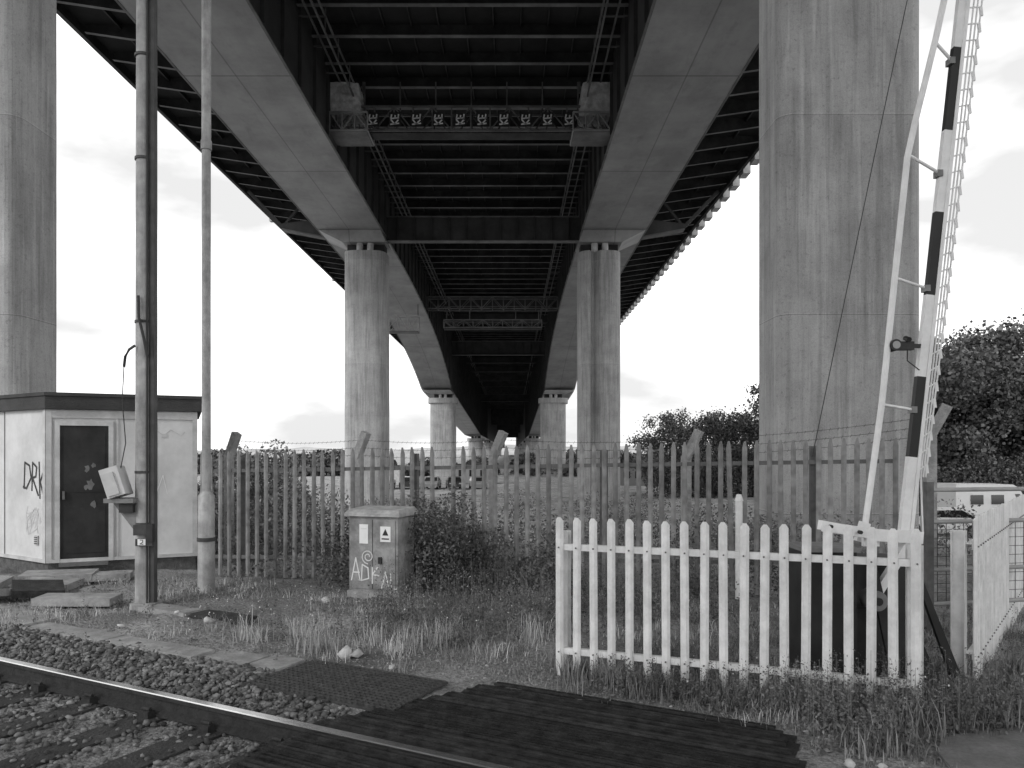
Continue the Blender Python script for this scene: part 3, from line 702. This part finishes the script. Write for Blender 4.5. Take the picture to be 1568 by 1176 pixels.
# ------------------------------------------------------------ trees
def tree(name,x,y,h,w,nl,leafs,mat='leaf',z0=None,seed=0):
    r=random.Random(seed); e=empty(name); z=float(gz(x,y)) if z0 is None else z0
    mb=MB(); pts=[];rs=[]
    for k in range(6):
        t=k/5; pts.append((x+r.uniform(-.15,.15)*k*.4,y+r.uniform(-.1,.1)*k,z-.2+h*.7*t)); rs.append(h*.024*(1-.75*t))
    mb.tube(pts,rs,'bark',9)
    ends=[]
    for k in range(nl):
        i=r.randint(1,4); p=Vector(pts[i]); a=r.uniform(0,6.28); L=w*r.uniform(.28,.5); up=r.uniform(.15,.6)*h*.45
        q=p+Vector((math.cos(a)*L*.5,math.sin(a)*L*.5,up*.45)); e2=p+Vector((math.cos(a)*L,math.sin(a)*L,up))
        mb.tube([p,q,e2],[rs[i]*.5,rs[i]*.32,rs[i]*.12],'bark',6); ends+= [tuple(e2),tuple((q+e2)/2)]
    ends.append(tuple(Vector(pts[5])+Vector((0,0,h*.12))))
    mb.build('trunk_and_limbs',e)
    C=[]
    for q in ends: C.append((*q,w*r.uniform(.09,.15)))
    for k in range(nl*3):
        a=r.uniform(0,6.28); ph=r.uniform(-1,1); rr=w*.46*math.sqrt(max(.05,1-ph*ph))*r.uniform(.4,1.05)
        C.append((x+math.cos(a)*rr,y+math.sin(a)*rr,z+h*.55+ph*h*.4,w*r.uniform(.06,.13)))
    C=np.array(C); cnt=(C[:,3]**2); cnt=(cnt/cnt.sum()*leafs).astype(int)+5
    P=np.concatenate([c[:3]+rng.normal(size=(n_,3))*c[3]*np.array([.62,.62,.5]) for c,n_ in zip(C,cnt)])
    V,F=quads_from(P,rng.uniform(.5,1.2,len(P))*(.1+h*.018),.75); np_mesh('foliage',V,F,[mat],parent=e)
k=0
for x,y,h,w in((31.6,56,13.2,10),(37.5,58,14.3,11),(43,55,13.4,10),(34.5,63,13.5,11),(41,66,15,11),(28.5,60,10.8,9)):
    k+=1; tree('deciduous_tree',x,y,h,w,18,24000,'leaf',seed=k)
for x,y,h,w,mt in((16.6,78,8.8,7,'leaf_light'),(21.5,80,8.4,8,'leaf'),(25.8,76,11.6,9,'leaf'),(23.4,86,9,8,'leaf'),(29,82,10,9,'leaf'),(33,84,10,8,'leaf')):
    k+=1; tree('deciduous_tree',x,y,h,w,12,13000,mt,seed=k)
def thicket(name,spec,mat,leaf,nper):
    Ps=[];Ss=[]
    for x,y,rx,ry,h in spec:
        n_=int(nper*rx*max(h,.4)); a=rng.uniform(0,6.28,n_); q=np.sqrt(rng.random(n_))
        xx=x+np.cos(a)*q*rx; yy=y+np.sin(a)*q*ry; zz=gz(xx,yy)+rng.random(n_)**.7*h*np.sqrt(np.clip(1-q*q*.8,0,1))
        Ps.append(np.stack([xx,yy,zz],1)); Ss.append(rng.uniform(.6,1.3,n_)*leaf)
    P=np.concatenate(Ps); V,F=quads_from(P,np.concatenate(Ss),.6); return np_mesh(name,V,F,[mat])
sp=[(random.uniform(-6.5,8),random.uniform(12.8,18),random.uniform(.5,1.2),random.uniform(.5,1.0),random.uniform(.4,1.1)) for _ in range(56)]
sp+=[(random.uniform(-6.5,-3),random.uniform(12.8,15),.8,.6,random.uniform(.9,1.3)) for _ in range(8)]
thicket('bramble_thicket',sp,'bramble',.06,800)
sp=[(random.uniform(-26,34),random.uniform(22,60),random.uniform(1,3),random.uniform(1,3),random.uniform(.5,1.8)) for _ in range(70)]
sp=[q for q in sp if not(q[0]/q[1]>.5 and q[1]<46)]
thicket('scrub_bushes',sp,'bramble',.15,150)
sp=[(x,random.uniform(30,36),1.6,1.5,random.uniform(4.0,5.0)) for x in (-13.3,-12,-11,-14.8,-10.2,-16,-18)]
thicket('hedge',sp,'leaf_light',.17,500)
sp=[(x,random.uniform(72,75),2,1.5,random.uniform(4.6,6.4)) for x in np.arange(15,32,1.7)]+[(x,51,1.5,1.2,random.uniform(3.6,5.2)) for x in np.arange(27,42,1.6)]
thicket('hedge',sp,'leaf',.22,330)
sp=[(random.uniform(-90,80),random.uniform(135,160),random.uniform(3,7),3,random.uniform(2.8,5.2)) for _ in range(60)]
thicket('distant_treeline',sp,'leaf',.8,60)
sp=[(-1.05,9.6,.38,.3,1.2),(-.75,9.9,.4,.3,1.4),(-.35,9.9,.45,.3,.9),(-1.25,9.95,.3,.2,1.3),(-2.3,9.95,.3,.2,.7),(.3,9.6,.5,.3,.6)]
thicket('bush',sp,'weed_leaf',.048,3800)
sp=[(random.uniform(-4.2,4.4),0,random.uniform(.15,.45),.14,random.uniform(.2,1.05)) for _ in range(36)]
sp=[(a,10.9-.203*(a+4.5)+random.uniform(-.1,.25),b,c,d) for a,_,b,c,d in sp]
thicket('fence_climber_plants',sp,'weed_leaf',.042,1400)
mb=MB()
for (x,y,sx,sy,h,mt) in((-22,100,7,2.5,2.5,'hut_trim'),(-8,104,6,2.5,2.6,'car_grey'),(14,98,5,2.4,2.4,'car_grey')):
    z=float(gz(x,y)); mb.box(x,x+sx,y,y+sy,z,z+h,mt); mb.box(x-.1,x+sx+.1,y-.1,y+sy+.1,z+h,z+h+.12,'hut_roof')
    for q in range(3): mb.box(x+.6+q*1.5,x+1.4+q*1.5,y-.02,y-.003,z+1.0,z+1.9,'glass')
mb.build('site_cabins')
mb=MB(); pts=[]
for k in range(60):
    x=-900+k*32; hgt=9+8*math.sin(k*.21+1)+5*math.sin(k*.53)+(7 if 15<k<24 else 0); pts.append((x,max(2,hgt)*.9))
vs=[(x,1300,-4) for x,_ in pts]+[(x,1400,h) for x,h in pts]; n=len(pts)
mb.add(vs,[(i,i+1,n+i+1,n+i) for i in range(n-1)],'hill',True); mb.build('distant_hills')

# ------------------------------------------------------------ grass
def onpath(x,y): return (x>2.5)&(y<4.74+.14*(x-2.7))
def blocked(x,y):
    t,s=ts(x,y)
    b=(s<.62)|((t>-.6)&(s<1.42)&(t<2.85-.3*s))|((t>-1.6)&(s<1.26)&(t<0))
    b|=((s<1.03)&(t<-2.4)&(s>.7)&(t>-5.1))|((t>-2.5)&(t<-1.5)&(s<1.15)&(rng.random(np.shape(x))<.8))
    b|=(y>10.9-.2*(x+5))
    b|=onpath(x,y)
    return b
def grass(name,cx,cy,h,per,spread,mat,w=.0035,lean=.5):
    n_=len(cx); N_=n_*per
    bx=np.repeat(cx,per)+rng.normal(size=N_)*spread; by_=np.repeat(cy,per)+rng.normal(size=N_)*spread
    H=np.repeat(h,per)*rng.uniform(.4,1.15,N_); bz_=gz(bx,by_)-.01
    a=rng.uniform(0,6.28,N_); ln=rng.uniform(.05,lean,N_)*H; dx,dy=np.cos(a)*ln,np.sin(a)*ln
    b=a+rng.uniform(.8,2.2,N_); wx,wy=np.cos(b)*w*rng.uniform(.6,1.6,N_),np.sin(b)*w*rng.uniform(.6,1.6,N_)
    p=lambda x,y,z:np.stack([x,y,z],1)
    V=np.stack([p(bx-wx,by_-wy,bz_),p(bx+wx,by_+wy,bz_),p(bx-wx*.8+dx*.35,by_-wy*.8+dy*.35,bz_+H*.6),p(bx+wx*.8+dx*.35,by_+wy*.8+dy*.35,bz_+H*.6),p(bx+dx,by_+dy,bz_+H*.97)],1).reshape(-1,3)
    F=(np.array([(0,1,2),(1,3,2),(2,3,4)])[None]+5*np.arange(N_)[:,None,None]).reshape(-1,3)
    np_mesh(name,V,F,[mat])
def scatter(n_,x0,x1,y0,y1):
    x=rng.uniform(x0,x1,n_); y=rng.uniform(y0,y1,n_); m=~blocked(x,y); return x[m],y[m]
def patch(x,y,f=1.0,o=0): return .5+.5*np.sin(x*1.9*f+o+1.7*np.sin(y*1.3*f+o))*np.sin(y*2.3*f+o+1.1*np.sin(x*1.1*f))
x,y=scatter(5000,-7,6.5,4.2,11); p=patch(x,y)*np.where(x<-1.8,.7,1.05); m=rng.random(len(x))<p*1.15-.15; x,y=x[m],y[m]
grass('grass',x,y,rng.uniform(.02,.10,len(x)),20,.06,'grass_green',.0028,.9)
x,y=scatter(3400,-6,6,5,10.8); p=patch(x,y,.8,2); m=(p>.5)&(rng.random(len(x))<.7); x,y=x[m],y[m]
grass('dry_grass',x,y,rng.uniform(.03,.16,len(x)),18,.07,'grass_dry',.0022,1.0)
cx=np.array([-1.75,-1.6,-1.5,-1.95,-1.05,-.95,-2.4,-2.6,-2.1,-.7,-1.3,.2]);cy=np.array([6.75,6.85,6.7,7.0,6.75,6.8,7.2,7.3,7.5,7.0,7.1,7.0])
grass('dry_grass',cx,cy,rng.uniform(.16,.3,len(cx)),70,.07,'grass_dry',.0025,.6)
k_=rng.uniform(.05,1,380); x=.35+2.5*k_+rng.normal(size=380)*.12; y=6.08-.93*k_+rng.normal(size=380)*.12
m=~blocked(x,y); x,y=x[m],y[m]
grass('grass',x,y,rng.uniform(.06,.26,len(x)),22,.05,'grass_green',.003,.7)
x=rng.uniform(2.0,6,300); y=rng.uniform(4.4,6.2,300); m=~onpath(x,y)&~blocked(x,y); x,y=x[m],y[m]
grass('grass',x,y,rng.uniform(.06,.26,len(x)),24,.06,'grass_green',.0035,.6)
def weeds(name,cx,cy,h,leaf,nl,mat='weed_leaf'):
    P=[];S=[]
    for x,y,hh in zip(cx,cy,h):
        z=float(gz(x,y)); a=random.uniform(0,6.28); l=random.uniform(0,.35)*hh
        k=np.arange(nl)/nl; k=k+rng.uniform(0,1/nl,nl)
        rad=rng.uniform(.01,.07,nl)*(1.1-k*.7)*(hh/.25); b=rng.uniform(0,6.28,nl)
        P.append(np.stack([x+math.cos(a)*l*k+np.cos(b)*rad,y+math.sin(a)*l*k+np.sin(b)*rad,z+hh*k],1)); S.append(leaf*rng.uniform(.5,1.3,nl)*(1.15-.6*k))
    P=np.concatenate(P);S=np.concatenate(S); V,F=quads_from(P,S,.45)
    n_=len(cx); z=gz(cx,cy); p=lambda x,y,z:np.stack([x,y,z],1)
    SV=np.stack([p(cx-.002,cy,z),p(cx+.002,cy,z),p(cx+.001,cy,z+h),p(cx-.001,cy,z+h)],1).reshape(-1,3); SF=np.arange(4*n_).reshape(n_,4)+len(V)
    np_mesh(name,np.concatenate([V,SV]),np.concatenate([F,SF]),[mat])
x,y=scatter(1500,-6.5,5.5,4.4,10.9); p=patch(x,y,.9,4); m=p>.5; x,y=x[m],y[m]
weeds('weeds',x,y,rng.uniform(.04,.2,len(x)),.03,24)
k_=rng.uniform(.1,1.08,330); x=.4+2.45*k_+rng.normal(size=330)*.13; y=6.02-.93*k_+rng.normal(size=330)*.14-.04
m=~blocked(x,y); x,y=x[m],y[m]
weeds('weeds',x,y,rng.uniform(.08,.34,len(x))*(.6+.75*(x/2.8)),.034,36)
x=rng.uniform(-1.5,2.6,430); y=rng.uniform(8.0,9.9,430)
weeds('weeds',x,y,rng.uniform(.15,.62,430),.04,36)
x=rng.uniform(-1.6,1.0,170); y=rng.uniform(6.9,8.2,170)
weeds('weeds',x,y,rng.uniform(.1,.34,170),.036,32)
x=rng.uniform(1.9,3.6,190); y=rng.uniform(4.5,5.4,190); m=~blocked(x,y); x,y=x[m],y[m]; weeds('weeds',x,y,rng.uniform(.1,.42,len(x)),.038,32)
x1=rng.uniform(.4,3.0,50); y1=6.04-.38*(x1-.38)+rng.normal(size=50)*.14
x2=rng.uniform(-3.5,.5,190); y2=rng.uniform(7.2,9.3,190)
x=np.concatenate([x1,x2]);y=np.concatenate([y1,y2]); P=np.stack([x,y,gz(x,y)+rng.uniform(.06,.28,len(x))],1)
V,F=quads_from(P,.016,1.0); np_mesh('wild_flowers',V,F,['flower'])

# ------------------------------------------------------------ world, sun, camera
w=bpy.data.worlds.new('World'); sc.world=w; w.use_nodes=True; nt=w.node_tree; N=nt.nodes; L=nt.links
EL=math.radians(36); AZ=math.radians(222)
sky=N.new('ShaderNodeTexSky'); sky.sky_type='NISHITA'; sky.sun_disc=False; sky.sun_elevation=EL; sky.sun_rotation=AZ; sky.dust_density=4
bw=N.new('ShaderNodeRGBToBW'); L.new(sky.outputs[0],bw.inputs[0])
tc=N.new('ShaderNodeTexCoord'); mp=N.new('ShaderNodeMapping'); mp.inputs['Scale'].default_value=(1,1,2.6); L.new(tc.outputs['Generated'],mp.inputs[0])
no=N.new('ShaderNodeTexNoise'); no.inputs['Scale'].default_value=2.2; no.inputs['Detail'].default_value=6; L.new(mp.outputs[0],no.inputs['Vector'])
mr=N.new('ShaderNodeMapRange'); mr.inputs['From Min'].default_value=.38; mr.inputs['From Max'].default_value=.68; mr.inputs['To Min'].default_value=6.6; mr.inputs['To Max'].default_value=18; L.new(no.outputs[0],mr.inputs['Value'])
mx=N.new('ShaderNodeMix'); mx.data_type='FLOAT'; mx.inputs[0].default_value=.9; L.new(bw.outputs[0],mx.inputs[2]); L.new(mr.outputs[0],mx.inputs[3])
bg=N['Background']; bg.inputs[1].default_value=.14; L.new(mx.outputs[0],bg.inputs[0])
sd=bpy.data.lights.new('sun','SUN'); sd.energy=1.5; sd.angle=math.radians(12); sd.color=(1,1,1)
so=bpy.data.objects.new('sun',sd); sc.collection.objects.link(so)
dirv=Vector((math.sin(AZ)*math.cos(EL),math.cos(AZ)*math.cos(EL),math.sin(EL)))
so.rotation_euler=dirv.to_track_quat('Z','Y').to_euler(); so.location=dirv*60
cd=bpy.data.cameras.new('camera'); co=bpy.data.objects.new('camera',cd); sc.collection.objects.link(co); sc.camera=co
co.location=(0,0,1.8); co.rotation_euler=(math.radians(90),0,0); cd.sensor_width=36; cd.lens=26.4; cd.shift_y=.0663; cd.clip_end=6000; cd.clip_start=.05
sc.view_settings.view_transform='Standard'; sc.view_settings.look='None'; sc.view_settings.exposure=0; sc.view_settings.gamma=1
